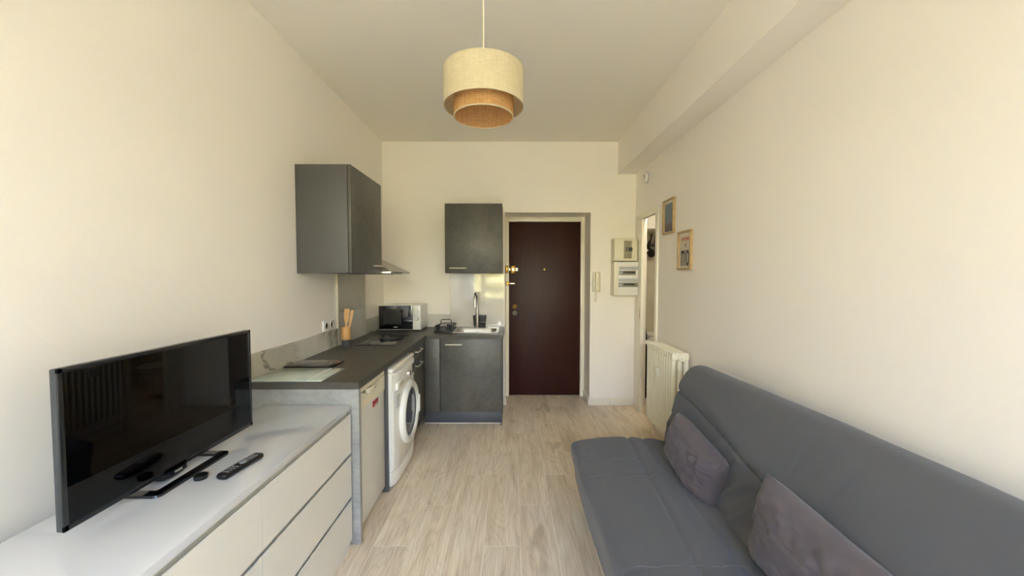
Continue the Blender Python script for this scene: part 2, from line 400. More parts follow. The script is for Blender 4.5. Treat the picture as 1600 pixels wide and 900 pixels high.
# bathroom doorway and room behind
d = thing('door_2', 'white cased doorway to the bathroom behind the radiator', 'door', (1.45, 3.9, 0)); d['kind'] = 'structure'
b = B().box(RX - .016, RX + .024, DY1 - .012, DY1 + .16, 0, DZ, .003).box(RX - .016, RX + .14, DY0 - .04, DY0 + .01, 0, DZ, .004).box(RX - .016, RX + .024, DY0 - .04, DY1 + .16, DZ, DZ + .055, .003)
obj('door_casing', b, M['trim'], d)
obj('strike_plate', B().box(RX - .018, RX - .015, 4.115, 4.125, 1.02, 1.10).box(RX - .018, RX - .015, 4.105, 4.13, 1.11, 1.118), M['brass'], d)
b = B().box(2.7, 2.8, 3.4, 5.2, 0, 2.5).box(1.54, 2.8, 5.1, 5.2, 0, 2.5).box(1.54, 2.8, 3.4, 3.5, 0, 2.5).box(1.54, 2.8, 3.4, 5.2, 2.5, 2.6).box(1.44, 1.54, 4.9, 5.2, 0, 2.5)
struct(obj('wall_bathroom', b, simple('bathroom_tiles', '#c9c2ae', .3), smooth=False), 'beige bathroom walls seen through the doorway', 'wall')
struct(obj('trim_2', B().box(1.54, 2.7, 4.7, 5.1, 2.05, 2.5, .01), M['trim']), 'boxed-in soffit inside the bathroom', 'soffit')
t = thing('cistern', 'white toilet cistern low in the bathroom doorway', 'toilet', (1.95, 5.0, 0))
obj('tank', B().box(1.80, 2.18, 4.93, 5.095, .36, .70, .02, 3), M['white'], t)
obj('lid', B().box(1.785, 2.195, 4.915, 5.098, .70, .735, .012, 3), M['white'], t)
obj('pedestal', B().box(1.87, 2.11, 4.7, 5.09, 0, .37, .03, 3), M['white'], t)
obj('bowl', B().lathe([(.08, .05), (.12, .2), (.19, .36), (.2, .39), (.17, .4), (.1, .3)], (1.99, 4.66, 0), 'Z'), M['white'], t)
t = thing('broom', 'black broom leaning in the dark edge of the bathroom doorway', 'broom', (1.66, 4.5, 0))
obj('broomstick', B().cyl((1.72, 4.62, .12), (1.59, 4.6, 1.10), .013), M['black'], t)
obj('brush_head', B().box(1.60, 1.84, 4.58, 4.66, .0, .13, .02), M['black'], t)
t = thing('tote_bag', 'black bag standing under the broom in the doorway', 'bag', (1.63, 4.84, 0))
obj('bag_body', B().loft([[(1.57 + .11 * (1 + math.cos(a)) * w, 4.85 + .07 * math.sin(a) * w, z) for a in [k * PI / 8 for k in range(16)]] for z, w in ((0, .85), (.05, 1), (.5, .95), (.78, .6))]), M['black'], t)
t = thing('shower_mixer', 'chrome shower mixer bar with black knobs on the bathroom wall', 'tap', (1.82, 5.09, 1.79))
obj('mixer_bar', B().cyl((1.75, 5.03, 1.80), (1.95, 5.03, 1.80), .022).cyl((1.80, 5.03, 1.80), (1.80, 5.10, 1.80), .018).cyl((1.90, 5.03, 1.80), (1.90, 5.10, 1.80), .018), M['chrome'], t)
obj('knob', B().cyl((1.72, 5.03, 1.80), (1.76, 5.03, 1.80), .03), M['black'], t)
obj('diverter', B().cyl((1.83, 4.98, 1.755), (1.83, 5.05, 1.80), .045).cyl((1.87, 5.0, 1.80), (1.93, 5.0, 1.80), .04), M['black'], t)
t = thing('hanging_brush', 'black long-handled brush hanging left above the mixer', 'brush', (1.82, 5.07, 1.9))
obj('brush_body', B().tube([(1.85, 5.05, 2.02), (1.845, 5.05, 1.97), (1.83, 5.05, 1.93), (1.815, 5.05, 1.87), (1.81, 5.05, 1.83)], [.014, .009, .015, .03, .012], 12, sub=0), M['black'], t)
obj('hook', B().tube([(1.85, 5.1, 2.04), (1.85, 5.05, 2.045), (1.85, 5.04, 2.02)], .006), M['chrome'], t)
t = thing('hanging_squeegee', 'black squeegee hanging right of the brush on the bathroom wall', 'squeegee', (1.9, 5.07, 1.9))
obj('squeegee_handle', B().cyl((1.905, 5.06, 2.02), (1.895, 5.06, 1.90), .009), M['black'], t)
obj('squeegee_blade', B().box(1.86, 1.93, 5.045, 5.075, 1.86, 1.90, .006), M['black'], t)
obj('hook', B().tube([(1.905, 5.1, 2.035), (1.905, 5.055, 2.04), (1.905, 5.05, 2.02)], .006), M['chrome'], t)

# window behind the viewpoint, with the garden outside
w = thing('window_1', 'white framed window facing the garden', 'window', (0, WY - .1, WZ0)); w['kind'] = 'structure'
b = B()
yw0, yw1 = WY - .14, WY - .08
b.box(WX0, WX1, yw0, yw1, WZ0, WZ0 + .06).box(WX0, WX1, yw0, yw1, WZ1 - .06, WZ1).box(WX0, WX0 + .05, yw0, yw1, WZ0, WZ1).box(WX1 - .05, WX1, yw0, yw1, WZ0, WZ1)
b.box(-.86, -.74, yw0, yw1, WZ0, WZ1).box(.34, .44, yw0, yw1, WZ0, WZ1)
obj('window_frame', b, M['trim'], w)
for x0, x1 in ((WX0 + .05, -.86), (-.74, .34), (.44, WX1 - .05)):
    obj('pane', B().box(x0, x1, WY - .113, WY - .109, WZ0 + .06, WZ1 - .06), M['glass'], w, False)
obj('window_sill', B().box(WX0 - .03, WX1 + .03, WY - .08, WY + .06, WZ0 - .04, WZ0, .006), M['trim'], w)
pts = []
n = 60
top = [(-1.40 + .36 * k / n, WY + .09 + .018 * math.sin(k * 1.05)) for k in range(n + 1)]
ring = top + [(x, y + .002) for x, y in reversed(top)]
tag(obj('curtain', B().prism(ring, 'Z', .25, 2.68), M['sheer']), 'white sheer curtain at the left side of the window', 'curtain')
lawn = B().box(-30, 30, -40, WY - .25, -.5, -.32)
o = tag(obj('lawn', lawn, M['lawn'], smooth=False), 'sunlit grass outside the window', 'grass'); o['kind'] = 'stuff'
bm = B(); r = bmesh.ops.create_grid(bm.b, x_segments=90, y_segments=40, size=1)
for v in bm.b.verts:
    x = v.co.x * 16; z = (v.co.y + 1) * 1.5 - .299
    v.co = Vector((x, -9 - 1.2 * noise.noise(Vector((x * .5, z * .5, 2))) - .6 * noise.noise(Vector((x * 2, z * 2, 5))) - z * .15, z + (.5 * noise.noise(Vector((x, 3, 1))) if z > 4 else 0)))
bmesh.ops.solidify(bm.b, geom=bm.b.faces[:], thickness=-.6)
o = tag(obj('hedge', bm, M['hedge']), 'tall sunlit leafy hedge across the garden', 'hedge'); o['kind'] = 'stuff'

# ------------------------------------------------------------------ kitchen
CF = -.815        # worktop front edge of the left run
# worktop (L-shaped, hole for sink)
SX0, SX1, SY0, SY1 = -.575, -.135, 3.875, 4.20
TZ0, TZ1 = .862, .90
b = B()
def cells(xs, ys, inside, z0, z1):
    bb = b.b; V = {}
    def vt(x, y, z):
        k = (round(x, 4), round(y, 4), z)
        if k not in V: V[k] = bb.verts.new((x, y, z))
        return V[k]
    n, m_ = len(xs) - 1, len(ys) - 1
    on = lambda i, j: 0 <= i < n and 0 <= j < m_ and inside((xs[i] + xs[i+1]) / 2, (ys[j] + ys[j+1]) / 2)
    for i in range(n):
        for j in range(m_):
            if not on(i, j): continue
            a, c, e, f = (xs[i], ys[j]), (xs[i+1], ys[j]), (xs[i+1], ys[j+1]), (xs[i], ys[j+1])
            bb.faces.new([vt(*p, z1) for p in (a, c, e, f)]); bb.faces.new([vt(*p, z0) for p in (f, e, c, a)])
            for (p, q, di, dj) in ((a, c, 0, -1), (c, e, 1, 0), (e, f, 0, 1), (f, a, -1, 0)):
                if not on(i + di, j + dj): bb.faces.new((vt(*p, z0), vt(*q, z0), vt(*q, z1), vt(*p, z1)))
def ins(x, y):
    if SX0 < x < SX1 and SY0 < y < SY1: return False
    return x < CF or y > 3.715
cells([LX + .003, CF, SX0, SX1, -.065], [2.045, 3.715, SY0, SY1, 4.337], ins, TZ0, TZ1)
tag(obj('worktop', b, M['top'], smooth=False), 'dark grey concrete-look L-shaped kitchen worktop', 'worktop')
tag(obj('end_panel', B().box(-1.412, -.818, 2.052, 2.082, 0, TZ0, .001), M['concl'], smooth=False), 'grey concrete-look end panel of the worktop beside the dresser', 'panel')
tag(obj('divider_panel', B().box(-1.41, -.83, 2.562, 2.586, 0, TZ0, .001), M['carc'], smooth=False), 'narrow grey upright panel between fridge and washing machine', 'panel')

# fridge
t = thing('undercounter_fridge', 'small off-white fridge under the worktop', 'fridge', (-1.1, 2.32, 0))
obj('cabinet', B().box(-1.38, -.885, 2.092, 2.552, .02, .835, .006), M['white'], t)
dr = obj('fridge_door', B().box(-.882, -.846, 2.092, 2.552, .045, .757, .008, 3), M['fridge'], t)
# door top cap with scooped grip
n = 28; prof = []
for k in range(n + 1):
    y = 2.094 + (2.55 - 2.094) * k / n; u = (k / n - .5) * 2
    prof.append((y, .757 + .035 * (1 - abs(u) ** 1.2) * 0 + (.052 - .038 * math.exp(-(u / .55) ** 4))))
pl = [(2.094, .715)] + [(2.55, .715)] + prof[::-1]
obj('door_cap', B().prism(pl, 'X', -.88, -.842), M['cream'], dr)
obj('top_trim', B().box(-1.38, -.842, 2.092, 2.552, .812, .84, .006, 3), M['cream'], t)
obj('grip', B().box(-.868, -.842, 2.27, 2.37, .768, .80, .006), M['cream'], dr)
bd = obj('badge', B().box(-.846, -.8435, 2.335, 2.43, .662, .70, .0008), M['red'], dr)
obj('badge_writing', B().box(-.8436, -.843, 2.352, 2.414, .669, .674), M['glint'], bd)
for y in (2.12, 2.52): obj('foot', B().cyl((-.92, y, 0), (-.92, y, .03), .016), M['black'], t)
for y in (2.12, 2.52): obj('foot', B().cyl((-1.34, y, 0), (-1.34, y, .03), .016), M['black'], t)

# washing machine
t = thing('washing_machine', 'white front-loading washing machine under the worktop', 'washing machine', (-1.08, 2.9, 0))
b = B().box(-1.36, -.80, 2.60, 3.185, .11, .81, .03, 4); obj('body', b, M['white'], t)
b = B(); xs = []
def front(z0, z1, bulge, lip):
    bb = B(); rings = []
    for z in (z0, z0 + .006, z1 - .006, z1):
        k = 0.004 if z in (z0, z1) else 0
        ring = []
        for i in range(17):
            u = i / 16 * 2 - 1; y = 2.892 + u * (.2915 - k)
            ring.append((-.80 + lip - k + bulge * (1 - u * u) - .02 * abs(u) ** 8, y, z))
        ring += [(-.85, 3.18, z), (-.85, 2.605, z)]
        rings.append(ring)
    bb.loft(rings); return bb
fp = obj('front_panel', front(.118, .665, .012, .004), M['white'], t)
cp = obj('control_panel', front(.668, .800, .016, .010), M['white'], t)
obj('kick_plate', front(.015, .114, .012, .002), M['white'], t)
obj('lid', B().box(-1.36, -.80, 2.602, 3.183, .805, .838, .012, 3), M['white'], t)
obj('display', B().box(-.783, -.774, 3.02, 3.11, .705, .775, .002), M['blackg'], cp)
obj('program_knob', B().lathe([(.001, .03), (.02, .03), (.024, .024), (.026, 0)], (-.786, 2.89, .738), 'X', 28), M['chrome'], cp)
obj('detergent_drawer', B().box(-.797, -.776, 2.635, 2.79, .68, .728, .004), M['white'], cp)
obj('drawer_grip', B().box(-.778, -.773, 2.66, 2.765, .70, .722, .004), M['glint'], cp)
obj('brand_mark', B().box(-.787, -.785, 2.69, 2.735, .752, .759), M['dgrey'], cp)
for y in (2.94, 2.96, 2.98): obj('push_button', B().cyl((-.79, y, .70), (-.771, y, .70), .006, seg=14), M['glint'], cp)
obj('energy_sticker', B().box(-.789, -.7855, 2.64, 2.70, .55, .64, 0), M['lgrey'], fp)
dc = (-.785, 2.93, .435)
obj('door_ring', B().lathe([(.180, .0), (.232, -.006), (.234, .012), (.228, .024), (.214, .033), (.196, .034), (.184, .027), (.178, .010)], dc, 'X', 64, closed=True), M['white'], t)
obj('door_seal', B().lathe([(.150, -.02), (.181, -.02), (.181, .016), (.170, .017), (.152, .008)], dc, 'X', 64, closed=True), M['rubber'], t)
obj('drum', B().lathe([(.001, -.012), (.15, -.01), (.17, .0)], dc, 'X', 48), M['drum'], t)
obj('porthole_glass', B().lathe([(.176, .010), (.150, .012), (.11, .004), (.05, -.004), (.001, -.006)], dc, 'X', 48), simple('porthole_dark_glass', '#3a4046', .06, var=.3, sc=25, coat=.6, coatr=.03), t)
obj('door_handle', B().box(-.757, -.742, 3.115, 3.15, .36, .50, .006), M['white'], t)
for y in (2.65, 3.13): obj('foot', B().cyl((-.86, y, 0), (-.86, y, .03), .02), M['black'], t)
for y in (2.65, 3.13): obj('foot', B().cyl((-1.3, y, 0), (-1.3, y, .13), .02), M['black'], t)

def bar_handle(parent, a, c, out, r=.0055):
    a, c, out = Vector(a), Vector(c), Vector(out); d = (c - a).normalized()
    b = B().tube([a, a + out * .7, a + out + d * .006, c + out - d * .006, c + out * .7, c], r, 10)
    return obj('handle', b, M['glint'], parent)
# drawer cabinet in the corner
t = thing('drawer_cabinet', 'grey base cabinet with drawer and door beside the washing machine', 'cabinet', (-1.1, 3.45, 0))
obj('carcass', B().box(-1.41, -.89, 3.205, 3.735, .13, .860), M['carc'], t, False)
dw = obj('drawer', B().box(-.86, -.84, 3.21, 3.735, .725, .857, .0015), M['conc'], t)
dd = obj('cabinet_door', B().box(-.86, -.84, 3.21, 3.735, .135, .720, .0015), M['conc'], t)
bar_handle(dw, (-.84, 3.37, .80), (-.84, 3.56, .80), (.03, 0, 0)); bar_handle(dd, (-.84, 3.37, .675), (-.84, 3.56, .675), (.03, 0, 0))
obj('plinth', B().box(-1.35, -.90, 3.205, 3.80, 0, .13), M['plinth'], t)
# sink cabinet
t = thing('sink_cabinet', 'grey concrete-look sink base cabinet beside the entrance door', 'cabinet', (-.45, 4.0, 0))
obj('carcass', B().box(-.72, -.10, 3.80, 4.335, .13, .69), M['carc'], t, False)
obj('filler_panel', B().box(-.838, -.692, 3.742, 3.760, .135, .857, .001), M['conc'], t)
dd = obj('cabinet_door', B().box(-.685, -.092, 3.740, 3.760, .135, .857, .0015), M['conc'], t)
bar_handle(dd, (-.632, 3.74, .806), (-.470, 3.74, .806), (0, -.03, 0), .0065)
obj('side_panel', B().box(-.090, -.080, 3.742, 4.335, 0, .860), M['carc'], t)
obj('plinth', B().box(-.855, -.09, 3.80, 3.82, 0, .132, .001), M['plinth'], t)
obj('floor_sealant', B().box(-.855, -.09, 3.793, 3.80, 0, .005), M['trim'], t)

# wall cabinets
t = thing('wall_cabinet', 'tall grey wall cabinet on the left wall beside the extractor', 'cabinet', (-1.25, 2.88, 1.49))
obj('carcass', B().box(-1.428, -1.083, 2.575, 3.18, 1.492, 2.214, .0015), M['carc'], t)
dd = obj('cabinet_door', B().box(-1.079, -1.060, 2.575, 3.18, 1.492, 2.214, .0015), M['conc'], t)
bar_handle(dd, (-1.06, 2.99, 1.552), (-1.06, 3.14, 1.552), (.03, 0, 0))
t = thing('wall_cabinet', 'grey concrete-look wall cabinet above the sink', 'cabinet', (-.38, 4.17, 1.5))
obj('carcass', B().box(-.677, -.081, 4.022, 4.338, 1.504, 2.224, .0015), M['carc'], t)
dd = obj('cabinet_door', B().box(-.677, -.081, 4.0, 4.019, 1.504, 2.224, .0015), M['conc'], t)
bar_handle(dd, (-.625, 4.0, 1.556), (-.458, 4.0, 1.556), (0, -.028, 0), .0065)

# extractor hood
t = thing('extractor_hood', 'stainless steel pyramid extractor hood above the hob', 'extractor hood', (-1.2, 3.48, 1.49))
b = B(); lo = [(-.99, 3.19, 1.512), (-.99, 3.78, 1.512), (LX + .002, 3.78, 1.512), (LX + .002, 3.19, 1.512)]
hi = [(-1.245, 3.385, 1.655), (-1.245, 3.545, 1.655), (LX + .002, 3.545, 1.655), (LX + .002, 3.385, 1.655)]
obj('canopy', B().loft([lo, hi]), M['steel'], t, False)
obj('rim', B().box(LX + .002, -.988, 3.188, 3.782, 1.494, 1.511, .001), M['steel'], t)
obj('chimney', B().box(LX + .002, -1.25, 3.39, 3.54, 1.655, 2.2), M['steel'], t)
obj('filter', B().box(-1.36, -1.05, 3.24, 3.73, 1.490, 1.494), M['dgrey'], t)
obj('switch_strip', B().box(-.988, -.986, 3.30, 3.52, 1.498, 1.508), M['dgrey'], t)

# splashbacks
def splash(b, label, mat, cat='splashback'): return tag(obj('splashback', b, mat, smooth=False), label, cat)
splash(B().box(LX + .001, -1.417, 2.055, 3.146, TZ1, 1.042, .0008), 'low marble-look upstand along the left wall, below the socket', M['marble'])
s1 = splash(B().box(LX + .001, -1.414, 3.150, 3.75, TZ1, 1.17, .0008), 'taller marble-look splash panel behind the hob and utensil pot', M['marble'])
obj('upper_sheet', B().box(LX + .001, -1.417, 3.150, 3.75, 1.171, 1.49), M['taupe'], s1, False)
obj('edge_trim', B().box(LX + .001, -1.412, 3.143, 3.149, 1.043, 1.49), M['glint'], s1, False)
splash(B().box(LX + .001, -1.417, 3.754, 4.322, TZ1, 1.042, .0008), 'low marble-look upstand in the left wall corner beside the microwave', M['marble'])
splash(B().box(LX + .001, -.684, 4.326, BY - .001, TZ1, 1.042, .0008), 'low marble-look upstand on the end wall between microwave and sink', M['marble'])
s2 = splash(B().box(-.682, -.070, 4.329, BY - .001, TZ1, 1.502, .0008), 'glossy pale panel behind the sink reflecting the garden', M['glossp'])
tag(obj('edge_profile', B().box(LX + .001, -1.408, 2.0505, 2.0545, TZ1, 1.044), M['steel'], smooth=False), 'thin metal strip closing the near end of the upstand', 'trim')

# socket
t = thing('double_socket', 'white double wall socket above the worktop upstand', 'socket', (-1.42, 2.99, 1.05))
obj('faceplate', B().box(LX + .001, -1.415, 2.905, 3.075, 1.048, 1.13, .003), M['white'], t)
for y in (2.947, 3.033):
    obj('outlet', B().lathe([(.001, .001), (.021, .001), (.024, .005), (.028, .005), (.028, .0)], (-1.416, y, 1.089), 'X', 32), simple('socket_well', '#d3cdbb', .4), t)

# hob
t = thing('ceramic_hob', 'black two-ring ceramic hob set in the worktop', 'hob', (-1.11, 3.41, .9))
obj('glass_top', B().box(-1.268, -.965, 3.15, 3.665, .9005, .906, .0015), M['blackg'], t)
for y, r in ((3.28, .085), (3.52, .07)):
    obj('cooking_ring', B().lathe([(r, 0), (r, .0004), (r + .002, .0004), (r + .002, 0)], (-1.125, y, .906), 'Z', 48, True), M['dgrey'], t)
# boards
t = thing('chopping_board', 'pale marbled glass chopping board on the near end of the worktop', 'chopping board', (-1.22, 2.2, .9))
obj('slab', B().box(-1.408, -1.022, 2.058, 2.35, .9005, .9065, .002), M['board'], t)
obj('end_strip', B().box(-1.10, -1.096, 2.062, 2.346, .9066, .9072), M['white'], t)
tag(obj('chopping_board', B().box(-1.408, -1.108, 2.365, 2.545, .9005, .9125, .002), M['blackg']), 'black glass board lying just behind the pale one', 'chopping board')

# utensil pot and contents
ux, uy = -1.315, 3.065
t = thing('utensil_pot', 'bamboo and dark grey utensil pot standing before the splash panel', 'pot', (ux, uy, .9))
obj('pot_base', B().lathe([(.033, .0), (.035, .003), (.035, .065)], (ux, uy, .9006), 'Z'), M['dgrey'], t)
obj('pot_sleeve', B().lathe([(.035, .065), (.0355, .166), (.031, .166), (.031, .068)], (ux, uy, .9006), 'Z', closed=True), M['bamboo'], t)
def spat(a, c, wdt, L0):
    a, c = Vector(a), Vector(c); d = (c - a).normalized(); sx = Vector((1, .35, 0)).normalized(); nn = d.cross(sx).normalized(); rings = []
    L = (c - a).length
    for t_, w in ((0, .006), (L0, .007), (L0 + .04, wdt * .75), (L0 + .06, wdt), (L - .004, wdt * 1.02), (L, wdt * .9)):
        p = a + d * t_; th = .003
        rings.append([p + sx * w + nn * th, p - sx * w + nn * th, p - sx * w - nn * th, p + sx * w - nn * th])
    return B().loft(rings)
tag(obj('spatula', spat((-1.318, 3.066, .98), (-1.304, 3.06, 1.212), .019, .10), M['bamboo'], smooth=False), 'flat bamboo spatula standing in the utensil pot', 'spatula')
tag(obj('wooden_spoon', spat((-1.30, 3.062, .98), (-1.268, 3.08, 1.20), .010, .07), M['bamboo']), 'narrow bamboo spoon leaning right in the utensil pot', 'spoon')

# microwave
t = thing('microwave_oven', 'white microwave with black door on the worktop corner', 'microwave', (-1.15, 4.13, .9))
mb = obj('casing', B().box(-1.368, -.928, 3.985, 4.30, .914, 1.172, .006, 3), M['white'], t)
md = obj('microwave_door', B().box(-1.362, -1.012, 3.968, 3.985, .922, 1.166, .004, 3), M['blackg'], t)
obj('door_window', B().box(-1.312, -1.128, 3.9665, 3.9685, .975, 1.115), simple('mesh_window', '#2a2a26', .15), md)
obj('brand_mark', B().box(-1.209, -1.168, 3.9665, 3.9685, .940, .948), M['lgrey'], md)
mp_ = obj('control_panel', B().box(-1.010, -.930, 3.972, 3.985, .918, 1.168, .003), M['white'], t)
for z in (1.105, 1.035):
    obj('knob', B().lathe([(.001, -.018), (.017, -.018), (.021, -.012), (.023, 0)], (-.970, 3.972, z), 'Y', 28), M['white'], mp_)
obj('door_button', B().box(-.997, -.943, 3.968, 3.973, .928, .952, .002), M['white'], mp_)
for x in (-1.34, -.96):
    for y in (4.02, 4.27): obj('foot', B().cyl((x, y, .9), (x, y, .916), .012), M['black'], t)

# dish rack
t = thing('dish_rack', 'small black wire dish drainer beside the sink', 'dish rack', (-.68, 4.0, .9))
x0, x1, y0, y1 = -.765, -.605, 3.87, 4.17
b = B()
for z in (.912, .962):
    b.tube([(x0, y0, z), (x1, y0, z), (x1 + .02, y1, z), (x0 + .02, y1, z)], .004, 8, True)
for k in range(7): y = y0 + (y1 - y0) * k / 6; b.tube([(x0, y, .962), (x0, y, .912), (x1, y, .912), (x1, y, .962)], .0025, 6)
for k in range(8): x = x0 + (x1 - x0) * k / 7; b.tube([(x, y0, .962), (x, y0, .912), (x + .01, y1, .912), (x + .01, y1, .962)], .0025, 6)
obj('wire_frame', b, M['blackm'], t)
obj('drip_tray', B().box(x0 - .004, x1 + .012, y0 - .004, y1 + .004, .9006, .914, .004), M['blackm'], t)
for z, dx in ((0, 0), ):
    obj('handle', B().tube([(-.725, 4.0, .962), (-.722, 4.0, 1.01), (-.71, 4.0, 1.02), (-.63, 4.0, 1.02), (-.615, 4.0, 1.01), (-.612, 4.0, .962)], .0042, 8), M['blackm'], t)
for x in (-.74, -.63): obj('cutlery_cup', B().lathe([(.018, 0), (.022, .05), (.02, .05), (.016, .004)], (x, 3.92 if x < -.7 else 3.93, .925), 'Z', 20, True), M['blackm'], t)

# sink
t = thing('sink', 'stainless steel inset sink with rounded bowl', 'sink', (-.355, 4.07, .9))
def rr(x0, x1, y0, y1, r, z, n=6):
    out = []
    for cx, cy, a0 in ((x1 - r, y1 - r, 0), (x0 + r, y1 - r, 90), (x0 + r, y0 + r, 180), (x1 - r, y0 + r, 270)):
        for k in range(n + 1): a = R(a0 + 90 * k / n); out.append((cx + r * math.cos(a), cy + r * math.sin(a), z))
    return out
rings = [rr(-.60, -.118, 3.855, 4.30, .02, .9005), rr(-.60, -.118, 3.855, 4.30, .02, .905), rr(-.59, -.128, 3.865, 4.29, .02, .907),
         rr(-.565, -.145, 3.885, 4.17, .06, .906), rr(-.558, -.152, 3.892, 4.163, .06, .89), rr(-.53, -.18, 3.91, 4.145, .07, .755), rr(-.48, -.23, 3.95, 4.10, .05, .745)]
obj('basin', B().loft(rings, cap='end'), M['steel'], t)
obj('drain', B().lathe([(.001, .003), (.03, .003), (.038, 0)], (-.355, 4.03, .746), 'Z', 28), M['dgrey'], t)
obj('overflow', B().box(-.375, -.335, 4.150, 4.156, .845, .87, .002), M['dgrey'], t)
# tap
t = thing('kitchen_tap', 'tall chrome gooseneck tap behind the sink', 'tap', (-.362, 4.215, .9))
obj('tap_base', B().lathe([(.026, 0), (.026, .006), (.02, .012), (.019, .16)], (-.362, 4.215, .9065), 'Z', 28), M['chrome'], t)
obj('spout', B().tube([(-.362, 4.215, 1.04), (-.362, 4.215, 1.20), (-.364, 4.205, 1.25), (-.367, 4.17, 1.285), (-.370, 4.12, 1.29), (-.372, 4.08, 1.26), (-.372, 4.065, 1.21)], .0125, 14, sub=5), M['chrome'], t)
obj('spray_head', B().cyl((-.372, 4.066, 1.225), (-.370, 4.062, 1.145), .016, .018), M['chrome'], t)
obj('lever', B().tube([(-.345, 4.213, .965), (-.30, 4.20, .967), (-.275, 4.195, .968)], .0085, 10), M['chrome'], t)
# black caddy and brush
t = thing('brush_pot', 'square black pot behind the sink tap', 'pot', (-.335, 4.265, .9))
def pot(w0, w1, h):
    def r_(w, z): return rr(-.338 - w, -.338 + w, 4.274 - .036 * w / .07, 4.274 + .036 * w / .07, .008, z, 3)
    return B().loft([r_(w0, .9075), r_(w1, .9075 + h), r_(w1 - .005, .9075 + h), r_(w0 - .005, .912)])
obj('pot_body', pot(.062, .074, .128), M['black'], t)
t = thing('dish_brush', 'white dish brush standing in the square black pot', 'brush', (-.31, 4.27, .93))
obj('brush_handle', B().cyl((-.305, 4.262, .93), (-.300, 4.262, 1.04), .004, seg=10), M['brushw'], t)
obj('bristles', B().box(-.320, -.285, 4.255, 4.275, .915, .94, .004), M['brushw'], t)

# ------------------------------------------------------------------ end wall fittings
t = thing('intercom_handset', 'white intercom handset on the wall beside the entrance door', 'intercom', (.972, 4.33, 1.3))
obj('wall_base', B().box(.932, 1.014, 4.30, BY, 1.298, 1.518, .006), M['cream'], t)
obj('receiver', B().box(.948, .998, 4.268, 4.30, 1.31, 1.516, .012, 4), M['cream'], t)
pts = []
for k in range(120):
    f = k / 119; a = f * 2 * PI * 26; lx = .962 + .014 * math.sin(f * PI * 2) ; lz = 1.30 - .115 * math.sin(f * PI)
    pts.append((lx + .004 * math.cos(a), 4.315 + .004 * math.sin(a), lz))
obj('coiled_cable', B().tube(pts, .0018, 6), M['cream'], t)
t = thing('meter_box', 'cream square main switch box above the fuse box', 'electrical box', (1.26, 4.27, 1.64))
obj('box_body', B().box(1.134, 1.386, 4.19, BY - .001, 1.638, 1.881, .005), M['cream'], t)
pn = obj('switch_panel', rrp := B().box(1.238, 1.322, 4.182, 4.192, 1.665, 1.858, .006), simple('olive_grey_plastic', '#9a9376', .4), t)
obj('switch_block', B().box(1.258, 1.326, 4.172, 4.184, 1.742, 1.785, .003), M['dgrey'], pn)
obj('switch_lever', B().box(1.264, 1.284, 4.166, 4.173, 1.748, 1.779, .002), M['grey'], pn)
for z in (1.70, 1.825): obj('screw', B().cyl((1.285, 4.178, z), (1.285, 4.184, z), .01, seg=16), M['grey'], pn)
t = thing('fuse_box', 'white two-row circuit breaker box on the end wall corner', 'electrical box', (1.27, 4.27, 1.26))
obj('box_body', B().box(1.136, 1.404, 4.20, BY - .001, 1.262, 1.630, .004), M['cream'], t)
fr = obj('cover', B().box(1.176, 1.404, 4.186, 4.20, 1.266, 1.628, .005), M['white'], t)
for z in (1.485, 1.355):
    obj('label_strip', B().box(1.185, 1.398, 4.182, 4.187, z + .055, z + .092, .001), M['lgrey'], fr)
    rw = obj('breaker_row', B().box(1.185, 1.368 if z > 1.4 else 1.392, 4.180, 4.187, z, z + .046, .001), M['grey'], fr)
    obj('breaker', B().box(1.19, 1.218, 4.174, 4.181, z + .008, z + .04, .001), M['lgrey'], rw)
    for k in range(7): obj('breaker_toggle', B().box(1.240 + k * .0175, 1.251 + k * .0175, 4.170, 4.181, z + .018, z + .038, .001), M['blackm'], rw)

# smoke detector & pictures on right wall
t = thing('thermostat', 'round white dial on the right wall under the beam', 'thermostat', (1.40, 3.98, 2.43))
obj('base', B().lathe([(.001, .0), (.052, .0), (.052, -.012)], (RX - .001, 3.975, 2.482), 'X', 36), M['lgrey'], t)
obj('dial', B().lathe([(.001, -.034), (.036, -.034), (.042, -.028), (.045, -.012)], (RX - .001, 3.975, 2.482), 'X', 36), M['white'], t)
obj('pointer', B().box(RX - .038, RX - .034, 3.971, 3.979, 2.485, 2.508), M['dgrey'], t)
def picture(y0, y1, z0, z1, label, artmat):
    t = thing('picture_frame', label, 'picture', (RX, (y0 + y1) / 2, z0)); w = .013
    x0, x1 = RX - .022, RX - .001
    b = B().box(x0, x1, y0, y1, z0, z0 + w, .001).box(x0, x1, y0, y1, z1 - w, z1, .001).box(x0, x1, y0, y0 + w, z0 + w, z1 - w, .001).box(x0, x1, y1 - w, y1, z0 + w, z1 - w, .001)
    obj('frame', b, M['oak'], t); obj('mount', B().box(RX - .006, x1, y0 + w, y1 - w, z0 + w, z1 - w), M['card'], t, False)
    p = obj('print', B().box(RX - .008, RX - .0065, y0 + w + .012, y1 - w - .012, z0 + w + .01, z1 - w - .022), artmat, t, False)
    return t, p
picture(3.295, 3.525, 1.845, 2.15, 'oak-framed blue wavy print, nearer the bathroom doorway', M['art'])
t, p = picture(2.972, 3.205, 1.525, 1.836, 'oak-framed poster with tall black lettering, lower right picture', M['paper'])
text('red_writing', 'AMORE', .036, M['redink'], p, (RX - .0085, 3.088, 1.768), (R(90), 0, R(-90)), sx=1.15, sy=1.15)
text('black_writing', 'mio', .10, M['blackink'], p, (RX - .0085, 3.088, 1.638), (R(90), 0, R(-90)), sx=.95, sy=2.75)

